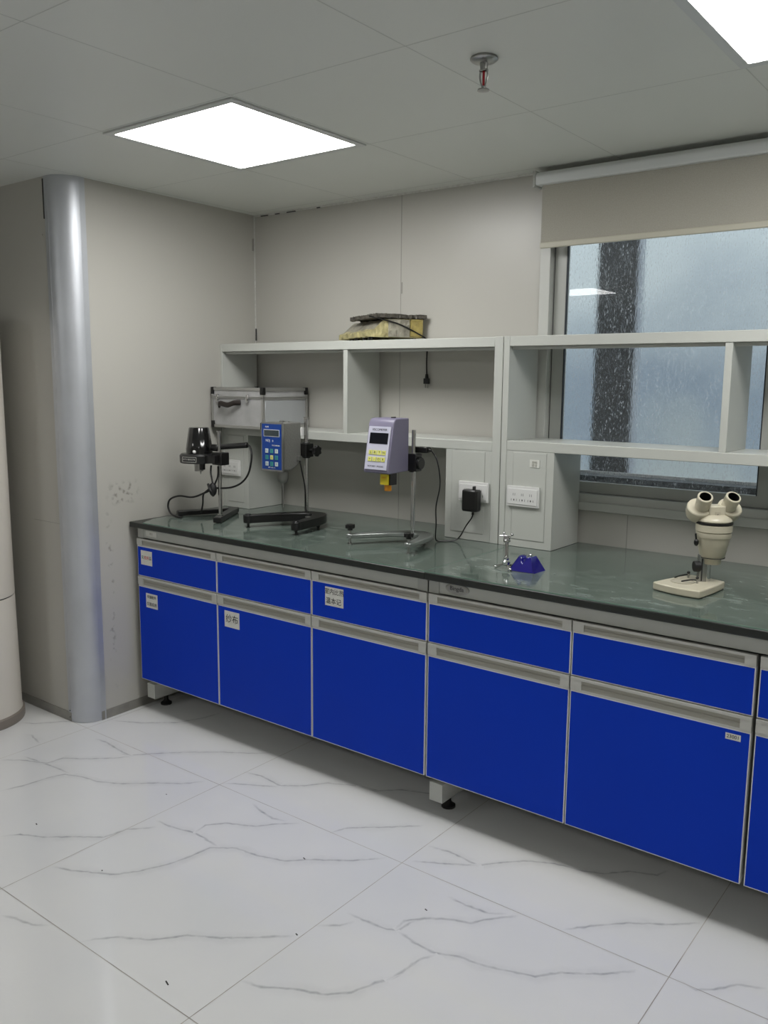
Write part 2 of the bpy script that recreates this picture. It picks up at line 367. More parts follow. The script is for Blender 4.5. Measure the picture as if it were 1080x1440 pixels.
at = f_ob.data.attributes.new('vein', 'FLOAT', 'POINT'); at.data.foreach_set('value', vein_vals)
# ---- ceiling with its panel joints
c = MB(); c.box(XL, XR, YR, .2, H, H+.1, 'ceiling')
for k in range(-6, 7): x = 1.292+k*.635; c.box(x-.0015, x+.0015, YR, 0, H-.0003, H+.001, 'ceiling_seam')
for k in range(-9, 2): y = -.718+k*.652; c.box(XL, XR, y-.0015, y+.0015, H-.0003, H+.001, 'ceiling_seam')
struct('ceiling', c)
# ---- back wall with the window opening
WX0, WX1, WZ0, WZ1 = 1.607, 3.36, 1.066, 2.30
b = MB()
b.box(-.06, WX0, 0, .12, 0, H, 'wall'); b.box(WX1, XR, 0, .12, 0, H, 'wall')
b.box(WX0, WX1, 0, .12, 0, WZ0, 'wall'); b.box(WX0, WX1, 0, .12, WZ1, H, 'wall')
for x in (.905, 2.02): b.box(x-.0015, x+.0015, -.0008, 0, .0, 2.36 if x < 1 else 1.03, 'seam')
b.box(.908, .914, -.0012, 0, 1.93, 1.98, 'seam'); b.box(-.03, 1.6, -.004, 0, H-.008, H, 'caulk')
for x, l in ((.02, .05), (.12, .03), (.2, .06), (.4, .02)): b.box(x, x+l, -.0055, 0, H-.010, H-.006, 'caulk_dark')
struct('wall_back', b)
# ---- left wall of the alcove (very slightly out of square) and the corner
l = MB()
l.prism([(0, -1.03), (-.03, .0), (-.15, .0), (-.15, -1.03)], 0, H, 'wall_scuff')
struct('wall_left', l)
l = MB(); l.box(XL, -.09, -1.12, -1.0, 0, H, 'wall')
l.box(-.32, -.11, -1.1208, -1.12, .905, .907, 'seam'); l.cyl((-.14, -1.121, 2.134), (-.14, -1.118, 2.134), .004, m='seam')
struct('wall_front_left', l)
def arc_pts(r0, r1, cx=-.09, cy=-1.03, n=12):
    o = [(cx+r0*math.cos(-PI/2*i/n), cy+r0*math.sin(-PI/2*i/n)) for i in range(n+1)]
    return o+[(cx+r1*math.cos(-PI/2*i/n), cy+r1*math.sin(-PI/2*i/n)) for i in range(n, -1, -1)]
p = MB(); p.prism(arc_pts(.093, .06), .002, H, 'alu')
p.box(-.112, -.088, -1.1235, -1.119, 0, H, 'alu'); p.box(-.001, .0035, -1.032, -1.006, 0, H, 'alu')
for z in (.02, .05): p.ball((-.1, -1.124, z), .003, 'caulk_dark')
p.box(-.118, -.112, -1.126, -1.119, H-.17, H-.01, 'caulk_dark')
struct('trim_1', p)
s_ = MB(); s_.prism([(0.0, -1.03), (.004, -1.03), (-.026, 0), (-.03, 0)], 0, .042, 'base_metal'); struct('baseboard_left', s_)
s_ = MB(); s_.box(XL, -.09, -1.1245, -1.12, 0, .042, 'base_metal'); struct('baseboard_front_left', s_)
s_ = MB(); s_.box(-.03, XR, -.004, 0, 0, .042, 'base_metal'); struct('baseboard_back', s_)
s_ = MB(); s_.box(-.034, -.027, -.007, 0, 0, H, 'caulk'); s_.box(-.031, -.020, -.02, -.016, 2.19, 2.25, 'seam'); s_.box(-.022, -.019, -.012, -.004, 1.74, 1.80, 'caulk_dark')
struct('trim_2', s_)
s_ = MB(); s_.box(XR, XR+.12, YR, .12, 0, H, 'wall'); struct('wall_right', s_)
s_ = MB(); s_.box(XL, XR, YR-.12, YR, 0, H, 'wall'); struct('wall_front', s_)
s_ = MB(); s_.box(XL-.12, XL, YR, -1.0, 0, H, 'wall'); struct('wall_far_left', s_)
# ---- window
wn = thing('window_1', 'grey aluminium sliding window with rain-wet glass behind the open shelves', 'window', (WX0, 0, WZ0)); wn['kind'] = 'structure'
f = MB()
f.box(WX0, WX0+.045, -.012, .11, WZ0, WZ1); f.box(WX1-.045, WX1, -.012, .11, WZ0, WZ1)
f.box(WX0+.045, WX1-.045, -.012, .11, WZ0, WZ0+.035); f.box(WX0+.045, WX1-.045, -.012, .11, WZ1-.04, WZ1)
f.box(WX0-.02, WX1+.02, -.022, -.0, WZ0-.03, WZ0+.004)
obj('window_frame', f, 'frame', wn, .002, True)
for (a, b_, y) in ((WX0+.051, 2.56, .022), (2.49, WX1-.045, .06)):
    s_ = MB(); z0, z1 = WZ0+.037, WZ1-.04
    s_.box(a, a+.05, y, y+.03, z0, z1, 'frame2'); s_.box(b_-.075, b_, y, y+.03, z0, z1, 'frame2')
    s_.box(a+.05, b_-.075, y, y+.03, z0, z0+.042, 'frame2'); s_.box(a+.05, b_-.075, y, y+.03, z1-.04, z1, 'frame2')
    for q in (a+.05, b_-.079): s_.box(q, q+.004, y-.001, y+.012, z0+.042, z1-.04, 'gasket')
    s_.box(a-.004, a, y+.005, y+.02, z0, z1, 'gasket')
    sash = obj('sash', s_, None, wn, 0, True)
    g = MB(); x0, x1, zz0, zz1, ya, yb = a+.052, b_-.077, z0+.041, z1-.038, y+.012, y+.018
    vs = [(x, yy, z) for x in (x0, x1) for yy in (ya, yb) for z in (zz0, zz1)]
    g.add(vs, [(0, 4, 5, 1), (0, 1, 3, 2), (4, 6, 7, 5), (0, 2, 6, 4), (1, 5, 7, 3)], 'glass'); g.add([vs[i] for i in (2, 3, 7, 6)], [(0, 1, 2, 3)], 'wet_glass')
    # weld the slab so that it is one closed solid
    g.v = vs; g.f = [[0, 4, 5, 1], [0, 1, 3, 2], [4, 6, 7, 5], [0, 2, 6, 4], [1, 5, 7, 3], [2, 3, 7, 6]]; g.mi = [0, 0, 0, 0, 0, 1]
    obj('pane', g, None, sash, 0, True)
# ---- outside: ledge, neighbouring wall, dark column
o_ = MB(); o_.box(WX0-.3, WX1+.3, .125, .21, .95, 1.160, 'ledge'); o_.box(WX0-.3, WX1+.3, .21, .217, .95, 1.172, 'edge'); tag(obj('outside_ledge', o_), kind='structure')
o_ = MB(); o_.box(-2.5, 6, 1.7, 1.9, -1, 4.5, 'outside'); tag(obj('outside_wall', o_), kind='structure')
o_ = MB(); o_.box(1.405, 1.61, 1.0, 1.08, -1, 4.5, 'outside_dark'); o_.box(1.608, 1.614, 1.004, 1.08, -1, 4.5, 'outside_edge'); tag(obj('outside_column', o_), kind='structure')
# ---- roller blind
bl = thing('roller_blind', 'beige roller blind with white cassette pulled a little way down the window', 'blind', (1.61, -.05, 2.295))
a = MB(); a.prism([(-.085, 2.297), (-.035, 2.297), (-.03, 2.346), (-.075, 2.346), (-.088, 2.33)], 1.612, 3.4, T=Matrix(((0, 0, 1, 0), (1, 0, 0, 0), (0, 1, 0, 0), (0, 0, 0, 1))))
obj('cassette', a, 'cassette', bl, .004, True)
a = MB(); a.box(1.603, 1.613, -.09, -.03, 2.29, 2.352); a.box(1.603, 1.62, -.05, 0, 2.30, 2.345); obj('bracket', a, 'steel_paint', bl, .002, True)
a = MB(); a.box(1.632, 3.38, -.061, -.0595, 2.08, 2.30); obj('fabric', a, 'blind', bl, 0, True)
a = MB(); a.box(1.630, 3.382, -.067, -.054, 2.060, 2.083); obj('bottom_bar', a, 'blind_bar', bl, .004, True)

# ================================================================== CEILING THINGS
def ceiling_light(cx, cy, label, group='square ceiling lights'):
    t = thing('ceiling_light', label, 'light', (cx, cy, H), 0, group)
    S = .318; q = .291; f = MB()
    for (x0, x1, y0, y1) in ((-S, S, -S, -q), (-S, S, q, S), (-S, -q, -q, q), (q, S, -q, q)): f.box(x0, x1, y0, y1, -.006, -.0005)
    obj('frame', f, 'lamp_frame', t, .001)
    d = MB(); d.box(-q, q, -q, q, -.004, -.001); obj('diffuser', d, 'lamp', t)
    return t
ceiling_light(.963, -1.040, 'glowing square ceiling light panel above the left end of the worktop')
ceiling_light(2.872, -1.052, 'glowing square ceiling light panel at the top right corner beyond the sprinkler')
for x, y, wh in ((-.31, -4.30, 'behind the camera at the rear left of the room'), (3.51, -4.30, 'added unseen behind the camera at the rear right to light the room')):  # rear right panel is an unseen extra, added for its light
    ceiling_light(x, y, 'square ceiling light panel '+wh)
sp = thing('fire_sprinkler', 'chrome pendent fire sprinkler with red bulb hanging from the ceiling', 'sprinkler', (2.046, -1.19, H))
a = MB(); a.lathe([(.034, -.0005), (.036, -.006), (.030, -.011), (.012, -.014)]); obj('escutcheon', a, 'steel', sp)
a = MB(); a.cyl((0, 0, -.014), (0, 0, -.034), .011, .009); a.box(-.011, .011, -.005, .005, -.034, -.03)
for s in (-1, 1): a.tube([(s*.010, 0, -.03), (s*.011, 0, -.05), (s*.004, 0, -.072)], .0022)
a.cyl((0, 0, -.070), (0, 0, -.078), .005); obj('nozzle', a, 'steel', sp)
a = MB(); a.cyl((0, 0, -.034), (0, 0, -.068), .0032); obj('bulb', a, 'red_bulb', sp)
a = MB(); a.lathe([(.003, -.076), (.015, -.078), (.016, -.081), (.003, -.083)]); obj('deflector', a, 'steel', sp)
# ---- cylindrical air conditioner
ac = thing('air_conditioner', 'tall cream cylindrical floor-standing air conditioner at the left edge', 'air conditioner', (-.461, -1.39, 0))
a = MB(); a.lathe([(.214, .045), (.211, .06), (.206, .57), (.2045, .575)], seg=64, m='ac_body'); a.lathe([(.206, .581), (.204, 1.78), (.19, 1.81), (.1, 1.82)], seg=64, m='ac_body')
a.lathe([(.2, .573), (.2, .584)], seg=64, m='caulk_dark'); obj('shell', a, None, ac)
a = MB(); a.lathe([(.22, 0), (.222, .008), (.222, .04), (.216, .046)], seg=64); obj('base_ring', a, 'ac_base', ac)

# ================================================================== BENCHES
SX = [.035, .5735, 1.112, 1.6505, 2.1913, 2.7327, 3.27]
YF = -.82                                            # front plane of doors
def sticker(par, x0, x1, z0, z1, lines, y=YF-.0108, m='paper'):
    a = MB(); a.box(x0, x1, y-.0006, y+.0012, z0, z1, m)
    n = len(lines)
    for i, (t_, mm, size) in enumerate(lines):
        z = z1-(i+.5)*(z1-z0)/n if n > 1 else (z0+z1)/2
        a.text(t_, size, Matrix.Translation(((x0+x1)/2, y-.0008, z)) @ Matrix.Rotation(PI/2, 4, 'X'), mm)
    s = obj('paper_label', a, None, par, 0, True); return s
def handle(par, x0, x1, z0, z1):
    a = MB(); y0, y1 = YF-.014, YF+.0; g0, g1 = x0+.036, x1-.03; e = (z1-z0)*.2
    a.box(x0, x1, y0+.004, y1, z0, z0+e*.8, 'handle'); a.box(x0, x1, y0, y1, z1-e, z1, 'handle')
    a.box(x0, g0, y0+.001, y1, z0+e*.8, z1-e, 'handle'); a.box(g1, x1, y0+.001, y1, z0+e*.8, z1-e, 'handle')
    a.box(g0, g1, y1-.009, y1, z0+e*.8, z1-e, 'groove')
    a.box(g0, g1, y1-.011, y1-.006, (z0+z1)/2-.002, (z0+z1)/2, 'groove')
    obj('handle', a, None, par, 0, True)
def front(par, name, x0, x1, z0, z1):
    a = MB(); e = .0028
    a.box(x0, x1, YF-.010, YF+.008, z0, z1, 'edge'); a.box(x0+e, x1-e, YF-.0108, YF-.008, z0+e, z1-e, 'blue')
    return obj(name, a, None, par, 0, True)
labels = ['blue base cabinet unit at the left wall, stickers on both drawer and door',
          'second base cabinet unit from the left wall, white sticker on its blue door only',
          'blue base cabinet unit with one white sticker on its drawer, left of the oval badge',
          'plain blue base cabinet unit directly under the oval badge, no stickers',
          'blue base cabinet unit below the microscope with a tiny sticker at the door top right',
          'blue base cabinet unit cut off at the right edge of the view']
for i in range(6):
    x0, x1 = SX[i]+.0025, SX[i+1]-.0025
    if i == 3: x0 += .004
    if i == 5: x0 += .004
    if i == 4: x1 -= .002
    t = thing('base_cabinet', labels[i], 'cabinet', ((x0+x1)/2, -.43, .155), 0, 'blue base cabinets under the worktop')
    c = MB(); c.box(x0+.0015, x1-.0015, YF+.008, -.06, .158, .815, 'steel_paint2'); obj('carcass', c, None, t, 0, True)
    dr = front(t, 'drawer', x0, x1, .648, .786); handle(dr, x0, x1, .786, .8205)
    do = front(t, 'door', x0, x1, .1535, .599); handle(do, x0, x1, .599, .6445)
    if i == 0:
        s = sticker(dr, .062, .142, .70, .768, [('实', 'ink_green', .02)])
        bpy.data.objects.remove(s)
        a = MB(); a.box(.062, .142, YF-.0114, YF-.010, .702, .768, 'paper')
        for k, (ch, mm) in enumerate(zip('实验用品', ('ink_green', 'ink_red', 'ink_red', 'ink'))):
            a.text(ch, .018, Matrix.Translation((.075+k*.018, YF-.0116, .735)) @ Matrix.Rotation(PI/2, 4, 'X'), mm)
        obj('paper_label', a, None, dr, 0, True)
        sticker(do, .090, .172, .505, .572, [('仪器配件', 'ink', .016), ('仪器底座', 'ink', .018)])
    if i == 1: sticker(do, .618, .708, .512, .582, [('纱布', 'ink', .038)])
    if i == 2: sticker(dr, 1.182, 1.272, .70, .772, [('室内比热', 'ink', .024), ('温本记 ', 'ink', .026)])
    if i == 4: sticker(do, 2.662, 2.703, .568, .586, [('23001', 'ink', .014)])
# ---- steel benches that carry the units
def bench(x0, x1, label, oval):
    t = thing('bench_frame', label, 'bench frame', (x0, -.43, 0), 0, 'steel frames under the worktop')
    a = MB(); a.box(x0, x1, -.822, -.80, .8245, .8695); obj('apron', a, 'steel_paint', t, .0015, True)
    for x in (x0, x1-.042):
        a = MB(); a.box(x, x+.042, -.8245, -.79, .8225, .8698); obj('corner_block', a, 'steel_paint2', t, .001, True)
        if x > x0 and not oval: continue
        a = MB(); a.box(x, x+.056, -.80, -.05, .052, .122, 'steel_paint'); a.box(x+.052, x+.0565, -.802, -.7, .052, .122, 'frame')
        a.box(x+.003, x+.053, -.10, -.05, .122, .1525, 'steel_paint')
        a.box(x+.003, x+.053, -.056, -.016, .052, .868, 'steel_paint')
        leg = obj('leg', a, None, t, .0015, True)
        for y in (-.715, -.10):
            a = MB(); a.lathe([(.026, 0), (.026, .008), (.014, .016), (.010, .024), (.010, .053)], c=(x+.028, y, 0)); obj('leveller', a, 'rubber', leg, 0, True)
    if oval:
        a = MB(); T = Matrix.Translation((1.767, -.823, .8505)) @ Matrix.Rotation(PI/2, 4, 'X') @ Matrix.Diagonal((1, .40, 1, 1))
        a.lathe([(.047, -.001), (.047, .002), (.044, .0032)], m='steel', T=T, seg=40); a.lathe([(.041, .0025), (.041, .0038)], m='groove', T=T, seg=40)
        a.lathe([(.038, .003), (.038, .0042)], m='steel', T=T, seg=40)
        a.text('Bingda', .021, Matrix.Translation((1.767, -.8276, .852)) @ Matrix.Rotation(PI/2, 4, 'X'), 'slot')
        obj('oval_badge', a, None, t, 0, True)
    else:
        a = MB(); a.box(.094, .170, -.8236, -.8215, .836, .860, 'paper'); a.text('001', .016, Matrix.Translation((.132, -.824, .848)) @ Matrix.Rotation(PI/2, 4, 'X'), 'groove'); obj('paper_label', a, None, t, 0, True)
bench(.035, 1.646, 'grey steel bench frame carrying the left three cabinet units', False)
bench(1.652, 3.27, 'grey steel bench frame with the oval badge, carrying the right-hand cabinet units', True)
# ---- worktops and glass sheets
for (x0, x1, lab, gx) in ((-.0, 1.6475, 'dark worktop section with green glass sheet, left half up to the joint', .10), (1.6485, 3.29, 'dark worktop section with green glass sheet under the microscope, right of the joint', 1.6495)):
    t = thing('worktop', lab, 'worktop', (x0, -.43, .87), 0, 'worktop sections')
    a = MB(); yl = -.0015
    if x0 < .5: a.prism([(.004, -.846), (x1, -.846), (x1, yl), (-.026, yl), (-.026, -.02)], .87, .895)
    else: a.box(x0, x1, -.846, yl, .87, .895)
    obj('slab', a, 'black_slab', t, .003, True)
    a = MB()
    if x0 < .5: a.prism([(gx, -.843), (x1-.001, -.843), (x1-.001, yl-.002), (-.02, yl-.002), (-.016, -.35), (gx-.05, -.75)], .8952, ZT, 'glass_edge'); a.prism([(gx+.0005, -.8425), (x1-.0015, -.8425), (x1-.0015, yl-.003), (-.019, yl-.003), (-.015, -.351), (gx-.049, -.75)], ZT-.0005, ZT+.0001, 'glass_top')
    else: a.box(gx, x1, -.843, yl-.002, .8952, ZT, 'glass_edge'); a.box(gx+.0005, x1-.0005, -.8425, yl-.003, ZT-.0005, ZT+.0001, 'glass_top')
    obj('glass_sheet', a, None, t, 0, True)
Z0 = ZT+.0001
# ================================================================== SHELF RACKS
YS = -.255
def plate(par, xc, zc, y=YS-.002):
    a = MB(); w_, h_ = .069, .0395
    a.box(xc-w_, xc+w_, y-.009, y, zc-h_, zc+h_, 'white_plastic'); a.box(xc-w_+.006, xc+w_-.006, y-.0115, y-.008, zc-h_+.008, zc+h_-.010, 'white_plastic')
    for k in (-.036, 0, .036):
        a.box(xc+k-.0045, xc+k-.003, y-.0122, y-.011, zc+.002, zc+.012, 'slot'); a.box(xc+k+.003, xc+k+.0045, y-.0122, y-.011, zc+.002, zc+.012, 'slot')
        a.box(xc+k-.012, xc+k-.0105, y-.0122, y-.011, zc-.019, zc-.010, 'slot'); a.box(xc+k-.002, xc+k+.002, y-.0122, y-.011, zc-.018, zc-.011, 'slot'); a.box(xc+k+.0105, xc+k+.012, y-.0122, y-.011, zc-.019, zc-.010, 'slot')
    return obj('socket_plate', a, None, par, .0008, True)
def rack(x0, x1, label, zm, zt, boxes, dividers, uprights):
    t = thing('shelf_rack', label, 'shelf', ((x0+x1)/2, -.13, Z0), 0, 'shelf racks on the worktop')
    YB = -.02
    for (a0, a1) in uprights:
        a = MB(); a.box(a0, a1, YS-.001, YB, Z0, zt+.0005); obj('upright', a, 'steel_paint', t, .0015, True)
    xa = uprights[0][1]; xb = uprights[1][0]
    a = MB(); a.box(xa, xb, YS, YB, zt-.038, zt); a.box(xa, xb, YS+.022, YS+.03, zt-.05, zt-.038); obj('top_shelf', a, 'steel_paint', t, .002, True)
    a = MB(); a.box(xa, xb, YS, YB, zm-.038, zm); obj('middle_shelf', a, 'steel_paint', t, .002, True)
    for d in dividers:
        a = MB(); a.box(d, d+.024, YS+.003, YB, zm, zt-.038); obj('divider', a, 'steel_paint', t, .001, True)
    for (b0, b1, px, seam) in boxes:
        a = MB(); z1 = zm-.038
        a.box(b0, b1, YS+.001, YB, Z0+.001, z1, 'steel_paint')
        a.box(b0+.03, b1-.03, YS-.0005, YS+.001, Z0+.03, z1-.004, 'white_plastic' if 0 else 'steel_paint2'); a.box(b0+.032, b1-.032, YS-.0012, YS+.001, Z0+.032, z1-.006, 'steel_paint')
        bx = obj('socket_box', a, None, t, .002, True); plate(bx, px, 1.102)
        if seam:
            q = MB(); q.box(1.722, 1.764, YS-.003, YS-.001, 1.217, 1.247, 'paper'); q.text('用电', .012, Matrix.Translation((1.743, YS-.0034, 1.236)) @ Matrix.Rotation(PI/2, 4, 'X'), 'groove'); q.text('安全', .012, Matrix.Translation((1.743, YS-.0034, 1.224)) @ Matrix.Rotation(PI/2, 4, 'X'), 'groove')
            obj('paper_label', q, None, bx, 0, True)
    return t
rack(-.02, 1.588, 'light grey steel reagent shelf unit in the corner, carrying case and wrapped scale', 1.306, 1.713,
     [(-.008, .166, .045, False), (1.335, 1.552, 1.476, False)], [.778], [(-.022, -.008), (1.552, 1.589)])
rack(1.5925, 3.2, 'light grey steel reagent shelf unit standing in front of the window', 1.315, 1.714,
     [(1.618, 1.822, 1.700, True)], [2.421], [(1.5925, 1.618), (3.17, 3.2)])
# ================================================================== THINGS ON THE SHELVES
# ---- aluminium case
cs = thing('aluminium_case', 'scuffed silver aluminium tool case with dark strap handle, on the middle shelf', 'case', (.17, -.17, 1.3065))
cx0, cx1, cy0, cy1, h = -.175, .185, -.165, .145, .195
a = MB(); a.box(cx0+.006, cx1-.006, cy0+.004, cy1-.004, .003, h-.048, 'case_alu'); a.box(cx1-.007, cx1-.003, cy0+.02, cy1-.02, .02, h-.06, 'case_panel'); obj('body', a, None, cs, .002)
a = MB(); a.box(cx0+.006, cx1-.006, cy0+.004, cy1-.004, h-.046, h-.003); obj('lid', a, 'case_alu', cs, .002)
a = MB()
for z0, z1 in ((0, .014), (h-.014, h), (h-.053, h-.047), (h-.046, h-.041)):
    a.box(cx0, cx1, cy0, cy0+.008, z0, z1); a.box(cx0, cx1, cy1-.008, cy1, z0, z1); a.box(cx0, cx0+.008, cy0, cy1, z0, z1); a.box(cx1-.008, cx1, cy0, cy1, z0, z1)
for x in (cx0, cx1-.012):
    for y in (cy0, cy1-.012): a.box(x, x+.012, y, y+.012, .01, h-.01)
obj('edge_trim', a, 'case_trim', cs, .001)
for x in (cx0, cx1):
    for y in (cy0, cy1):
        for z in (.014, h-.014):
            a = MB(); a.box(x-.019, x+.019, y-.019, y+.019, z-.019, z+.019)
            a.v = [(min(max(vx, cx0-.002), cx1+.002), min(max(vy, cy0-.002), cy1+.002), min(max(vz, -.0), h+.002)) for vx, vy, vz in a.v]
            obj('corner_cap', a, 'black', cs, .003)
a = MB(); a.tube([(-.11, cy0-.006, h-.085), (-.085, cy0-.022, h-.078), (-.03, cy0-.026, h-.082), (.01, cy0-.022, h-.076), (.04, cy0-.006, h-.074)], .0075); a.v = [(x, y, h-.08+(z-h+.08)*1.7) for x, y, z in a.v]; obj('handle', a, 'leather', cs)
for x in (-.125, .085):
    a = MB(); a.box(x-.008, x+.008, cy0-.007, cy0, h-.07, h-.032); a.box(x-.005, x+.005, cy0-.011, cy0-.005, h-.064, h-.05); obj('latch', a, 'chrome', cs, .001)
# ---- wrapped scale
th = -math.radians(30)
sc = thing('weighing_scale', 'electronic weighing scale wrapped in yellowed plastic, on top of the corner shelf', 'scale', (.92, -.262, 1.7135), th)
# local: near right corner at the origin, lip along -x, side along +y
Wd, Dp = .37, .262
def wob(a, k=.003):
    a.v = [(x+random.uniform(-k, k), y+random.uniform(-k, k), z+random.uniform(-k, k)) for x, y, z in a.v]; return a
a = MB(); n = 22; prof = [(0, .014), (.0, .034), (.03, .044), (.075, .078), (.085, .086), (Dp, .088), (Dp, .014)]
vs = []; fs = []
for i in range(n+1):
    for (y, z) in prof: vs.append((-Wd*i/n+random.uniform(-.002, .002), y+random.uniform(-.004, .004), z+random.uniform(-.003, .003)))
kk = len(prof)
for i in range(n):
    for j in range(kk): fs.append((i*kk+j, i*kk+(j+1) % kk, (i+1)*kk+(j+1) % kk, (i+1)*kk+j))
fs.append(list(range(kk))); fs.append([n*kk+j for j in range(kk)][::-1])
a.add([(x, y, .014+(z-.014)*1.12) for x, y, z in vs], fs, 'wrap')
for k, f_ in enumerate(a.f):
    j = k % kk if k < n*kk else None
    if j in (2, 3): a._m('wrap2'); a.mi[k] = a.mats.index('wrap2')
body = obj('wrapped_body', a, None, sc)
a = MB(); a.box(-.004, .004, .10, .20, .016, .092); obj('side_wrap', wob(a, .002), 'wrap2', sc, .001)
a = MB(); a.box(-.006, .006, .205, Dp, .02, .094); obj('yellow_tape', wob(a, .002), 'wrapy', sc, .001)
a = MB(); vs = []; fs = []
n = 30
ring = []
for i in range(4*n):
    s = i/n
    if s < 1: p_ = (-.30+.31*s, .03)
    elif s < 2: p_ = (.01, .03+.25*(s-1))
    elif s < 3: p_ = (.01-.31*(s-2), .28)
    else: p_ = (-.30, .28-.25*(s-3))
    ring.append((p_[0]+random.uniform(-.003, .003), p_[1]+random.uniform(-.003, .003)))
a.prism(ring, .097, .113); a.v = [(x, y, z+random.uniform(-.003, .003)) for x, y, z in a.v]
obj('weighing_pan', a, 'wrap3', sc)
a = MB(); a.box(-.22, -.09, .11, .21, .09, .101); obj('pan_support', a, 'black', sc)
for x in (-.27, -.2, -.1, -.03):
    for y in ((.03,) if x in (-.2, -.1) else (.03, .235)):
        a = MB(); a.cyl((x, y, 0), (x, y, .016), .011); obj('foot', a, 'black', sc)
# its cord: over the back edge of the shelf, plug hanging
a = MB(); a.tube([(.925, -.255, 1.815), (.955, -.212, 1.805), (1.0, -.14, 1.785), (1.04, -.07, 1.752), (1.062, -.02, 1.726), (1.062, -.011, 1.716), (1.062, -.010, 1.68), (1.06, -.010, 1.62), (1.062, -.010, 1.57)], .0032)
cord = obj('power_cord', a, 'black', sc, 0, True)
a = MB(); a.cyl((1.062, -.0105, 1.572), (1.062, -.0105, 1.552), .006, .009); a.box(1.048, 1.076, -.017, -.004, 1.528, 1.553); obj('plug_body', a, 'black', cord, .002, True)
for x in (1.055, 1.069):
    a = MB(); a.box(x-.001, x+.001, -.013, -.008, 1.510, 1.528); obj('plug_pin', a, 'steel', cord, 0, True)

# ================================================================== INSTRUMENTS ON THE WORKTOP
def crescent(tipL, apex, tipR, w0, w1, n=26):
    """outline of a horseshoe base through two tips, closed at the back"""
    P0, P1, P2 = Vector(tipL), Vector(apex), Vector(tipR)
    ctl = P1*2-(P0+P2)*.5
    c = []
    for i in range(n+1):
        t = i/n; c.append(P0*(1-t)**2+ctl*2*t*(1-t)+P2*t*t)
    L = []; Rr = []
    for i in range(n+1):
        d = (c[min(i+1, n)]-c[max(i-1, 0)]).normalized(); q = Vector((-d.y, d.x)); t = i/n
        w_ = w0+(w1-w0)*math.sin(PI*t)**1.5
        L.append(c[i]+q*w_); Rr.append(c[i]-q*w_)
    def cap(cen, a, b_, m_=6):
        r = (a-cen); out = []
        return []
    return [tuple(p) for p in L]+[tuple(p) for p in Rr[::-1]]
def knob(x, y, z, r=.012):
    a = MB(); n = 24; pts = []
    for i in range(n):
        ang = 2*PI*i/n; rr = r*(1+.14*math.cos(6*ang)); pts.append((x+rr*math.cos(ang), y+rr*math.sin(ang)))
    a.prism(pts, z, z+.015); a.cyl((x, y, z-.008), (x, y, z), r*.6); return a
# ---- black stirrer on a stand
st = thing('overhead_stirrer', 'small black electric stirrer on a rod stand near the left wall', 'stirrer', (.345, -.60, Z0))
a = MB()
def bar(a, p, q, w_, z0, z1):
    p = Vector(p); q = Vector(q); d = (q-p).normalized(); n_ = Vector((-d.y, d.x))*w_
    a.prism([tuple(p-n_), tuple(q-n_), tuple(q+n_), tuple(p+n_)], z0, z1)
bar(a, (.072, -.625), (.205, -.365), .020, Z0+.004, Z0+.026); bar(a, (.375, -.648), (.195, -.372), .019, Z0+.004, Z0+.028)
for p_ in ((.078, -.61), (.368, -.635), (.2, -.375)): a.cyl((*p_, Z0), (*p_, Z0+.006), .012)
obj('base', a, 'black_iron', st, .004, True)
a = MB(); a.cyl((.345, -.60, Z0+.02), (.345, -.60, 1.31), .0088); obj('pole', a, 'chrome', st, 0, True)
a = MB(); a.cyl((.345, -.60, Z0+.026), (.345, -.60, Z0+.034), .014); obj('pole_collar', a, 'chrome', st, 0, True)
hd = MB(); hx, hy = .218, -.612
hd.lathe([(.082, 1.163), (.085, 1.168), (.085, 1.197), (.078, 1.205), (.05, 1.207)], c=(hx, hy, 0), seg=36)
hd.box(hx-.01, .36, hy-.03, hy+.03, 1.168, 1.203)
head = obj('head', hd, 'black_iron', st, 0, True)
a = MB(); n = 48; vs = []; fs = []
for (r, z) in ((.060, 1.206), (.060, 1.228), (.056, 1.240), (.044, 1.320), (.040, 1.324)):
    for k in range(n):
        rr = r*(1+(.035 if (k//2) % 2 else 0)*(z > 1.23)); an = 2*PI*k/n; vs.append((hx+.006+rr*math.cos(an), hy+rr*math.sin(an), z))
for i in range(4):
    for k in range(n): fs.append((i*n+k, i*n+(k+1) % n, (i+1)*n+(k+1) % n, (i+1)*n+k))
fs.append([4*n+k for k in range(n)]); fs.append(list(range(n))[::-1]); a.add(vs, fs); obj('motor_cover', a, 'black_gloss', st, 0, True)
# nameplate on the side of the disc towards the room
a = MB(); ca = -math.radians(72); pts = []
for k in range(9): an = ca-.42+.84*k/8; pts.append((hx+.0857*math.cos(an), hy+.0857*math.sin(an)))
vs = [(x, y, z) for x, y in pts for z in (1.171, 1.194)]; a.add(vs, [(2*k, 2*k+2, 2*k+3, 2*k+1) for k in range(8)], 'slot')
for k in range(1, 8):
    an = ca-.42+.84*k/8; X = Matrix.Translation((hx+.0862*math.cos(an), hy+.0862*math.sin(an), 1.183)) @ Matrix.Rotation(an+PI/2, 4, 'Z') @ Matrix.Rotation(PI/2, 4, 'X')
    a.text('STIRRER'[k-1], .010, X, 'paper')
for zz in (1.1712, 1.1932): a.tube([(hx+.0862*math.cos(ca-.42+.105*k), hy+.0862*math.sin(ca-.42+.105*k), zz) for k in range(9)], .0006, m='paper', sub=2)
for sgn in (-.42, .42): a.cyl((hx+.0862*math.cos(ca+sgn), hy+.0862*math.sin(ca+sgn), 1.171), (hx+.0862*math.cos(ca+sgn), hy+.0862*math.sin(ca+sgn), 1.1935), .0006, m='paper')
obj('nameplate', a, None, head, 0, True)
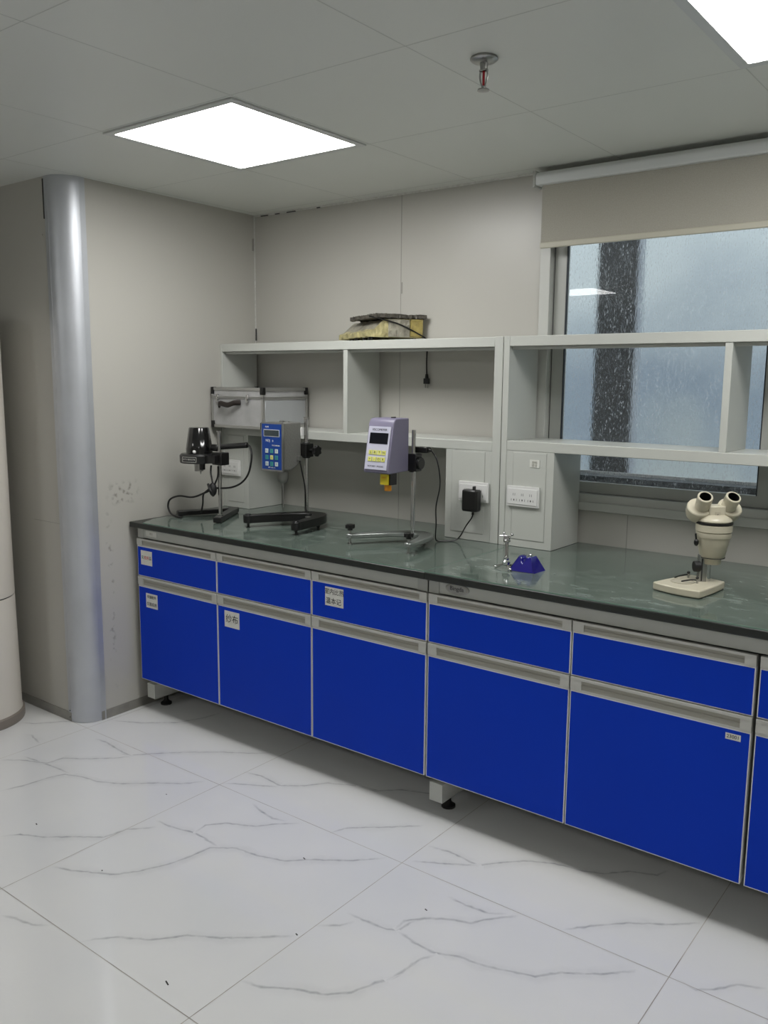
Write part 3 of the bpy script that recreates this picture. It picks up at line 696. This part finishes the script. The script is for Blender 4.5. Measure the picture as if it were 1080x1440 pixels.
a = MB(); a.cyl((hx, hy, 1.164), (hx, hy, 1.124), .020, m='steel'); a.cyl((hx+.036, hy-.01, 1.165), (hx+.036, hy-.01, 1.134), .013, m='black_iron'); a.cyl((hx+.012, hy, 1.125), (hx+.012, hy, 1.110), .004, .002, m='steel'); obj('chuck', a, None, st, 0, True)
a = MB(); a.ball((hx+.035, hy-.054, 1.216), .008); obj('indicator_lamp', a, 'white_plastic', st, 0, True)
a = MB(); a.box(.322, .385, -.625, -.577, 1.160, 1.216); a.cyl((.305, -.60, 1.236), (.47, -.545, 1.252), .012, .013); a.cyl((.30, -.60, 1.235), (.345, -.60, 1.235), .016); obj('clamp', a, 'black', st, .003, True)
a = MB()
a.tube([(.47, -.545, 1.252), (.487, -.545, 1.243), (.50, -.55, 1.20), (.49, -.56, 1.13), (.455, -.57, 1.085), (.40, -.585, 1.06), (.325, -.61, 1.053)], .0045)
a.tube([(.325, -.61, 1.053), (.27, -.62, 1.03), (.18, -.62, 1.0), (.09, -.625, .998), (.03, -.63, .978), (.018, -.635, .945), (.045, -.645, .917), (.09, -.655, .907), (.15, -.66, .9055)], .0045)
a.tube([(.30, -.61, 1.155), (.302, -.615, 1.12), (.318, -.62, 1.08), (.322, -.62, 1.05)], .004)
a.tube([(.352, -.615, 1.155), (.352, -.618, 1.11), (.335, -.62, 1.075), (.325, -.62, 1.05)], .004)
a.tube([(.30, -.62, 1.05), (.25, -.615, 1.02), (.225, -.60, .97), (.20, -.59, .925)], .004)
obj('cable', a, 'black', st, 0, True)
a = MB(); a.ball((.322, -.622, 1.048), .024, sc=(.75, .75, 1.3)); a.tube([(.30, -.63, 1.07), (.33, -.645, 1.05), (.335, -.63, 1.02)], .006); obj('cable_bundle', a, 'rubber', st, 0, True)

# ---- blue faced viscometer
def pole_z(o, x, y, z0, z1, r=.0075): a = MB(); a.cyl((x, y, z0), (x, y, z1), r); return a
v = thing('viscometer', 'grey rotary viscometer with a blue keypad face on a black horseshoe stand', 'viscometer', (.70, -.41, Z0), 0, 'rotary viscometers on the worktop')
a = MB(); a.prism(crescent((.548, -.622), (.735, -.385), (.838, -.625), .020, .034), Z0+.020, Z0+.055)
for p_ in ((.548, -.622), (.838, -.625)): a.cyl((*p_, Z0+.0205), (*p_, Z0+.0555), .0215)
a.cyl((.548, -.622, Z0+.055), (.548, -.622, Z0+.060), .013); a.cyl((.838, -.625, Z0+.055), (.838, -.625, Z0+.059), .012)
obj('base', a, 'black_iron', v, .004, True)
for p_ in ((.548, -.622), (.838, -.625), (.76, -.40)):
    a = MB(); a.cyl((*p_, Z0), (*p_, Z0+.024), .006); a.cyl((*p_, Z0), (*p_, Z0+.003), .009); obj('levelling_screw', a, 'black', v, 0, True)
a = MB(); a.lathe([(.012, Z0+.055), (.012, Z0+.058), (.010, Z0+.0585)], c=(.79, -.50, 0)); obj('bubble_level', a, 'steel', v, 0, True)
obj('pole', pole_z(v, .70, -.41, Z0+.04, 1.374, .010), 'chrome', v, 0, True)
a = MB(); a.cyl((.70, -.41, 1.374), (.70, -.41, 1.380), .012); obj('pole_cap', a, 'steel', v, 0, True)
bx0, bx1, by0, by1, bz0, bz1 = .572, .692, -.548, -.435, 1.154, 1.358
a = MB(); a.prism([(by0, bz0), (by0+.04, bz0-.002), (by0+.055, bz0+.0), (by1-.03, bz0+.012), (by1, bz0+.04), (by1, bz1+.0), (by0, bz1)], bx0, bx1, T=Matrix(((0, 0, 1, 0), (1, 0, 0, 0), (0, 1, 0, 0), (0, 0, 0, 1))))
bodyv = obj('housing', a, 'grey_hammer', v, .005, True)
a = MB(); a.cyl((.63, -.49, bz1), (.63, -.49, bz1+.006), .012); a.cyl((.655, -.47, bz1), (.655, -.47, bz1+.004), .006); obj('top_fitting', a, 'steel', v, 0, True)
fy = by0
a = MB(); a.box(bx0-.002, bx1+.006, fy-.010, fy, bz0-.006, bz1+.001, 'steel'); a.box(bx0+.004, bx1, fy-.0115, fy-.009, bz0+.002, bz1-.006, 'face_blue')
a.box(bx0+.016, bx1-.010, fy-.0125, fy-.011, bz1-.060, bz1-.030, 'edge'); a.box(bx0+.018, bx1-.012, fy-.013, fy-.0115, bz1-.058, bz1-.032, 'lcd')
RX = Matrix.Rotation(PI/2, 4, 'X')
a.text('NDJ', .015, Matrix.Translation((bx0+.040, fy-.0118, bz1-.078)) @ RX, 'paper'); a.text('8', .012, Matrix.Translation((bx0+.070, fy-.0118, bz1-.079)) @ RX, 'paper')
a.text('VISCOMETER', .008, Matrix.Translation((bx0+.088, fy-.0118, bz1-.098)) @ RX, 'paper'); a.text('digital', .009, Matrix.Translation((bx0+.035, fy-.0118, bz1-.018)) @ RX, 'paper'); a.text('RPM  mPa.s  %', .007, Matrix.Translation((bx0+.062, fy-.0118, bz0+.010)) @ RX, 'paper')
fp = obj('faceplate', a, None, v, 0, True)
cols = [['key_white', 'key_green', 'key_white'], ['key_green', 'key_yellow', 'key_green'], ['key_white', 'key_green', 'key_white']]
for r in range(3):
    for k in range(3):
        a = MB(); kx = bx0+.034+k*.029; kz = bz1-.122-r*.028
        a.box(kx-.0085, kx+.0085, fy-.0135, fy-.011, kz-.009, kz+.009, cols[r][k]); a.text('147258369'[r*3+k], .011, Matrix.Translation((kx, fy-.0138, kz)) @ RX, 'face_blue'); obj('key', a, None, fp, .0006, True)
a = MB(); a.lathe([(.010, 1.092), (.022, 1.104), (.024, 1.110), (.024, 1.153)], c=(.648, -.505, 0)); obj('bearing_housing', a, 'grey_hammer', v, 0, True)
a = MB(); a.cyl((.648, -.505, 1.094), (.648, -.505, .985), .0022); a.cyl((.648, -.505, 1.090), (.648, -.505, 1.075), .004); obj('spindle', a, 'steel', v, 0, True)
a = MB(); a.box(.678, .722, -.436, -.386, 1.205, 1.265); a.cyl((.70, -.41, 1.20), (.70, -.41, 1.27), .018); cl = obj('clamp', a, 'black', v, .003, True)
a = MB(); a.cyl((.722, -.41, 1.235), (.758, -.41, 1.235), .007)
T = Matrix.Translation((.758, -.41, 1.235)) @ Matrix.Rotation(PI/2, 4, 'Y'); n = 24
a.prism([(.022*(1+.15*math.cos(6*2*PI*i/n))*math.cos(2*PI*i/n), .022*(1+.15*math.cos(6*2*PI*i/n))*math.sin(2*PI*i/n)) for i in range(n)], -.004, .012, T=T); obj('clamp_knob', a, 'black', cl, .001, True)
a = MB(); a.box(.693, .708, -.465, -.447, 1.192, 1.212); obj('connector', a, 'steel', v, .001, True)
a = MB(); a.tube([(.703, -.456, 1.193), (.708, -.45, 1.15), (.712, -.435, 1.08), (.712, -.43, 1.0), (.715, -.43, .96)], .0032); obj('cable', a, 'black', v, 0, True)
a = MB(); a.box(.690, .698, -.438, -.425, 1.30, 1.335); obj('side_tab', a, 'white_plastic', v, .001, True)

# ---- lavender viscometer
v = thing('viscometer', 'lavender rotary viscometer with pale keypad face and yellow spindle guard on a silver stand', 'viscometer', (1.322, -.465, Z0), 0, 'rotary viscometers on the worktop')
a = MB(); a.prism(crescent((1.14, -.635), (1.335, -.43), (1.43, -.64), .015, .034), Z0+.024, Z0+.042)
for p_ in ((1.14, -.635), (1.43, -.64)): a.cyl((*p_, Z0+.0245), (*p_, Z0+.0425), .016)
obj('base', a, 'silver_cast', v, .004, True)
for p_ in ((1.14, -.635), (1.43, -.64), (1.36, -.44)):
    a = MB(); a.cyl((*p_, Z0), (*p_, Z0+.062 if p_[1] < -.5 else Z0+.03), .005); a.cyl((*p_, Z0), (*p_, Z0+.004), .010); s = obj('levelling_screw', a, 'steel', v, 0, True)
    if p_[1] < -.5: obj('screw_knob', knob(p_[0], p_[1], Z0+.064, .018), 'black', s, .001, True)
obj('pole', pole_z(v, 1.322, -.465, Z0+.035, 1.352, .0085), 'chrome', v, 0, True)
bx0, bx1 = 1.186, 1.308; yb = -.478
T = Matrix(((0, 0, 1, 0), (1, 0, 0, 0), (0, 1, 0, 0), (0, 0, 0, 1)))
pr = [(-.612, 1.192), (-.604, 1.186), (yb, 1.190), (yb, 1.398), (-.555, 1.398), (-.569, 1.393), (-.578, 1.380)]
a = MB(); a.prism(pr, bx0, bx1, T=T); obj('housing', a, 'lavender', v, .006, True, 3)
a = MB(); a.cyl((1.262, -.52, 1.396), (1.262, -.52, 1.402), .010); obj('bubble_level', a, 'black', v, 0, True)
# sloping face: local frame on the face
p0 = Vector((bx0, -.6125, 1.194)); upv = Vector((0, .0335, .186)).normalized(); T = Matrix.Identity(4)
nv = Vector((1, 0, 0)).cross(upv)
for i in range(3): T[i][0] = (1, 0, 0)[i]; T[i][1] = upv[i]; T[i][2] = nv[i]; T[i][3] = p0[i]
w_ = bx1-bx0
a = MB(); a.box(.008, w_-.008, .008, .175, -.002, .003, 'lav_panel', T)
a.text('VISCOMETER', .0125, T @ Matrix.Translation((w_/2, .162, .0032)), 'ink'); a.box(.018, w_-.016, .108, .150, .001, .0042, 'lcd_dark', T)
a.text('ROTARY  MODEL', .010, T @ Matrix.Translation((w_/2, .020, .0032)), 'ink')
fp = obj('faceplate', a, None, v, 0, True)
for r in range(2):
    for k in range(4):
        a = MB(); kx = .030+k*.0215; kz = .074-r*.026
        a.box(kx-.0088, kx+.0088, kz-.0085, kz+.0085, .002, .0052, 'key_yellow', T); a.text('SRTN+-OK'[r*4+k], .013, T @ Matrix.Translation((kx, kz, .0055)), 'ink'); obj('key', a, None, fp, .0005, True)
a = MB(); a.box(1.262, 1.300, -.585, -.545, 1.142, 1.187, 'black'); a.box(1.254, 1.292, -.591, -.583, 1.143, 1.184, 'yellow'); a.text('KEY', .012, Matrix.Translation((1.273, -.5914, 1.170)) @ RX, 'orange')
obj('spindle_guard', a, None, v, .002, True)
a = MB(); a.lathe([(.013, 1.118), (.014, 1.12), (.014, 1.143)], c=(1.275, -.568, 0)); obj('spindle_tip', a, 'orange', v, 0, True)
a = MB(); a.box(1.305, 1.345, -.482, -.440, 1.190, 1.26); a.cyl((1.345, -.46, 1.222), (1.358, -.46, 1.222), .024); a.box(1.31, 1.33, -.48, -.47, 1.186, 1.196); obj('clamp', a, 'black', v, .003, True)
a = MB(); a.box(1.315, 1.372, -.448, -.418, 1.262, 1.285); a.cyl((1.372, -.433, 1.274), (1.385, -.433, 1.272), .008, .005); obj('power_plug', a, 'black', v, .003, True)
# its cable down to the worktop and up to the adapter
a = MB(); a.tube([(1.383, -.433, 1.272), (1.405, -.43, 1.245), (1.418, -.425, 1.19), (1.418, -.42, 1.13), (1.395, -.41, 1.05), (1.39, -.40, .98), (1.378, -.385, .92), (1.378, -.37, Z0+.004), (1.40, -.345, Z0+.0035), (1.425, -.32, Z0+.004), (1.44, -.30, Z0+.02), (1.462, -.29, .965), (1.485, -.285, 1.0), (1.49, -.283, 1.022)], .0027)
ad = thing('power_adapter', 'black power adapter plugged into the socket on the middle box of the shelf', 'adapter', (1.483, -.285, 1.02))
obj('cable', a, 'black', ad, 0, True)
a = MB(); a.box(1.450, 1.520, -.313, -.271, 1.026, 1.115); obj('adapter_body', a, 'black', ad, .009, True, 3)
a = MB(); a.box(1.494, 1.499, -.30, -.282, 1.110, 1.128); obj('tab', a, 'black', ad, 0, True)
a = MB(); a.cyl((1.489, -.285, 1.012), (1.489, -.285, 1.027), .005); obj('strain_relief', a, 'black', ad, 0, True)

# ---- small chrome stand
t = thing('chrome_stand', 'tiny chrome three-legged stand with crossbar beside the violet holder', 'stand', (1.845, -.635, Z0))
a = MB()
for k in range(3):
    an = math.radians(200+120*k); c_, s_ = math.cos(an), math.sin(an)
    a.tube([(0, 0, .016), (c_*.018, s_*.018, .012), (c_*.036, s_*.036, .006)], .0045); a.ball((c_*.038, s_*.038, .0055), .0055)
obj('feet', a, 'chrome', t)
a = MB(); a.lathe([(.004, .01), (.013, .016), (.014, .026), (.008, .032), (.010, .038), (.006, .046), (.0065, .092), (.012, .096), (.012, .102), (.005, .106)]); obj('stem', a, 'chrome', t)
a = MB(); a.tube([(-.030, 0, .112), (-.012, 0, .114), (.012, 0, .110)], .003); a.box(-.012, .010, -.006, .006, .100, .118); a.ball((-.012, 0, .124), .005); a.ball((.018, .003, .122), .005); a.cyl((.006, 0, .112), (.018, .003, .122), .002); obj('crossbar', a, 'chrome', t, .001)
# ---- violet holder
t = thing('violet_holder', 'glossy violet-blue notched wedge holder on the worktop', 'holder', (1.92, -.615, Z0), math.radians(4))
a = MB(); n = 14
out_b = [(-.058, -.035), (.036, -.035), (.046, .038), (-.040, .038)]
def lerp(a_, b_, t_): return a_+(b_-a_)*t_
prof = []
for i in range(n+1):
    u = i/n; z = .050-.022*math.exp(-((u-.42)/.14)**2); prof.append((u, z))
vs = []
for i, (u, z) in enumerate(prof):
    s = z/.050
    xb0, xb1 = lerp(-.058, .036, u), lerp(-.040, .046, u); xt0, xt1 = lerp(-.030, .016, u), lerp(-.024, .020, u)
    vs += [(xb0, -.035, 0), (lerp(xb0, xt0, s), lerp(-.035, -.012, s), z), (lerp(xb1, xt1, s), lerp(.038, .018, s), z), (xb1, .038, 0)]
fs = []
for i in range(n):
    q = i*4
    for j in range(4): fs.append((q+j, q+(j+1) % 4, q+4+(j+1) % 4, q+4+j))
fs.append((0, 1, 2, 3)); fs.append((4*n+3, 4*n+2, 4*n+1, 4*n)); a.add(vs, fs)
obj('holder_body', a, 'violet', t, .002)
a = MB(); n = 18
a.tube([(.002, -.014, .036), (-.004, -.004, .050), (.004, .004, .056), (.012, .006, .048)], .002, m='chrome'); obj('wire_loop', a, None, t)

# ---- stereo microscope.  local x = to the right of the eyepieces, local -y = towards the user
mt = thing('stereo_microscope', 'cream binocular stereo microscope with empty eyepiece tubes on a flat cream base', 'microscope', (2.465, -.53, Z0), math.radians(37.6))
Rz = Matrix.Rotation(-math.radians(37.6), 4, 'Z')
def loc(x, y, z=0): v_ = Rz @ Vector((x-2.465, y+.53, 0)); return (v_.x, v_.y)
a = MB()
A, B_, C_, D_ = (2.352, -.605), (2.508, -.64), (2.528, -.455), (2.412, -.425)
ring = []
def edge(p, q, bulge, n=8):
    for i in range(n):
        t_ = i/n; d = (q[0]-p[0], q[1]-p[1]); L = math.hypot(*d); nx, ny = d[1]/L, -d[0]/L; k = 4*bulge*t_*(1-t_)
        ring.append(loc(p[0]+d[0]*t_+nx*k, p[1]+d[1]*t_+ny*k))
edge(A, B_, .012); edge(B_, C_, .004); edge(C_, D_, .004); edge(D_, A, .004)
a.prism(ring, .002, .026); obj('base', a, 'cream', mt, .004, seg=3)
sx, sy = loc(2.425, -.545)
a = MB(); a.lathe([(.037, .0262), (.037, .0275), (.034, .0275), (.034, .0262)], c=(sx, sy, 0), seg=36, caps=False); a.lathe([(.033, .0262), (.033, .0268)], c=(sx, sy, 0), seg=36); obj('stage_plate', a, 'cream2', mt)
for (x, y, dx, dy) in ((2.420, -.478, -.032, -.035), (2.468, -.54, -.045, -.012)):
    p = loc(x, y); q = loc(x+dx, y+dy); r = loc(x+dx*.4, y+dy*.4)
    a = MB(); a.cyl((*p, .026), (*p, .042), .0035, m='steel'); a.ball((*p, .043), .005, 'black'); a.tube([(*p, .036), (*r, .035), (*q, .028)], .0022, m='black_iron'); obj('stage_clip', a, None, mt)
px, py = loc(2.478, -.485)
a = MB(); a.cyl((px, py, .026), (px, py, .125), .0125, m='chrome'); a.box(px-.028, px-.004, py-.014, py+.008, .026, .11, 'steel'); a.box(px-.022, px-.018, py-.0155, py-.013, .028, .10, 'slot'); obj('pillar', a, None, mt, .001)
a = MB(); a.cyl((px-.026, py-.012, .075), (px-.046, py-.012, .075), .017, seg=24); obj('focus_knob', a, 'rubber', mt, .002)
bx_, by_ = px+.012, py-.006
a = MB()
a.lathe([(.025, .083), (.027, .086), (.028, .100), (.036, .105), (.038, .107), (.0495, .166), (.050, .168)], c=(bx_, by_, 0), seg=48, m='cream')
a.lathe([(.0375, .103), (.0385, .103), (.0385, .1045), (.0375, .1045)], c=(bx_, by_, 0), seg=48, m='caulk_dark')
a.lathe([(.0515, .168), (.0525, .170), (.0528, .184), (.050, .186)], c=(bx_, by_, 0), seg=48, m='cream')
a.lathe([(.052, .186), (.0545, .188), (.055, .208), (.052, .210)], c=(bx_, by_, 0), seg=48, m='cream')
obj('zoom_body', a, None, mt)
a = MB(); a.lathe([(.054, .210), (.0555, .211), (.0555, .2155), (.054, .2165)], c=(bx_, by_, 0), seg=48); obj('black_ring', a, 'black', mt)
a = MB(); a.ball((bx_-.056, by_-.01, .152), .009, sc=(.8, 1, 1.3)); a.cyl((bx_-.056, by_-.01, .155), (bx_-.060, by_-.012, .18), .003); obj('side_lever', a, 'black', mt)
a = MB(); a.lathe([(.053, .2165), (.052, .224), (.045, .232), (.03, .240)], c=(bx_, by_, 0), seg=48); a.box(bx_-.026, bx_+.026, by_-.022, by_+.03, .224, .268); obj('head', a, 'cream', mt, .004)
a = MB(); a.box(bx_-.008, bx_+.008, by_-.0245, by_-.021, .228, .250, 'cream2'); a.text('S', .012, Matrix.Translation((bx_, by_-.0250, .239)) @ RX, 'slot'); obj('scale_plate', a, None, mt)
for s in (-1, 1):
    # prism drum: axis leans outwards and up towards the user
    ax = Vector((s*.07, -.64, .75)).normalized()
    base = Vector((bx_+s*.047, by_+.014, .250))
    a = MB(); q = ax.to_track_quat('Z', 'Y').to_matrix().to_4x4(); T = Matrix.Translation(base) @ q
    a.lathe([(.020, -.034), (.033, -.024), (.037, -.010), (.037, .014), (.0345, .017)], T=T, seg=36); obj('prism_drum', a, 'cream', mt)
    e0 = base+ax*.014+Vector((s*(-.008), -.001, 0)); e1 = e0+ax*.050
    T = Matrix.Translation(e0) @ q
    a = MB(); a.lathe([(.023, -.005), (.023, .020), (.0225, .021), (.0225, .030), (.0232, .031), (.0232, .048), (.0215, .050), (.0178, .050), (.0174, .03), (.0174, .010)], T=T, seg=32, caps=False); tb = obj('eyepiece_tube', a, 'cream', mt)
    a = MB(); a.lathe([(.0171, .049), (.0171, .012), (.001, .012)], T=T, seg=32, caps=False); obj('tube_bore', a, 'rubber', tb)
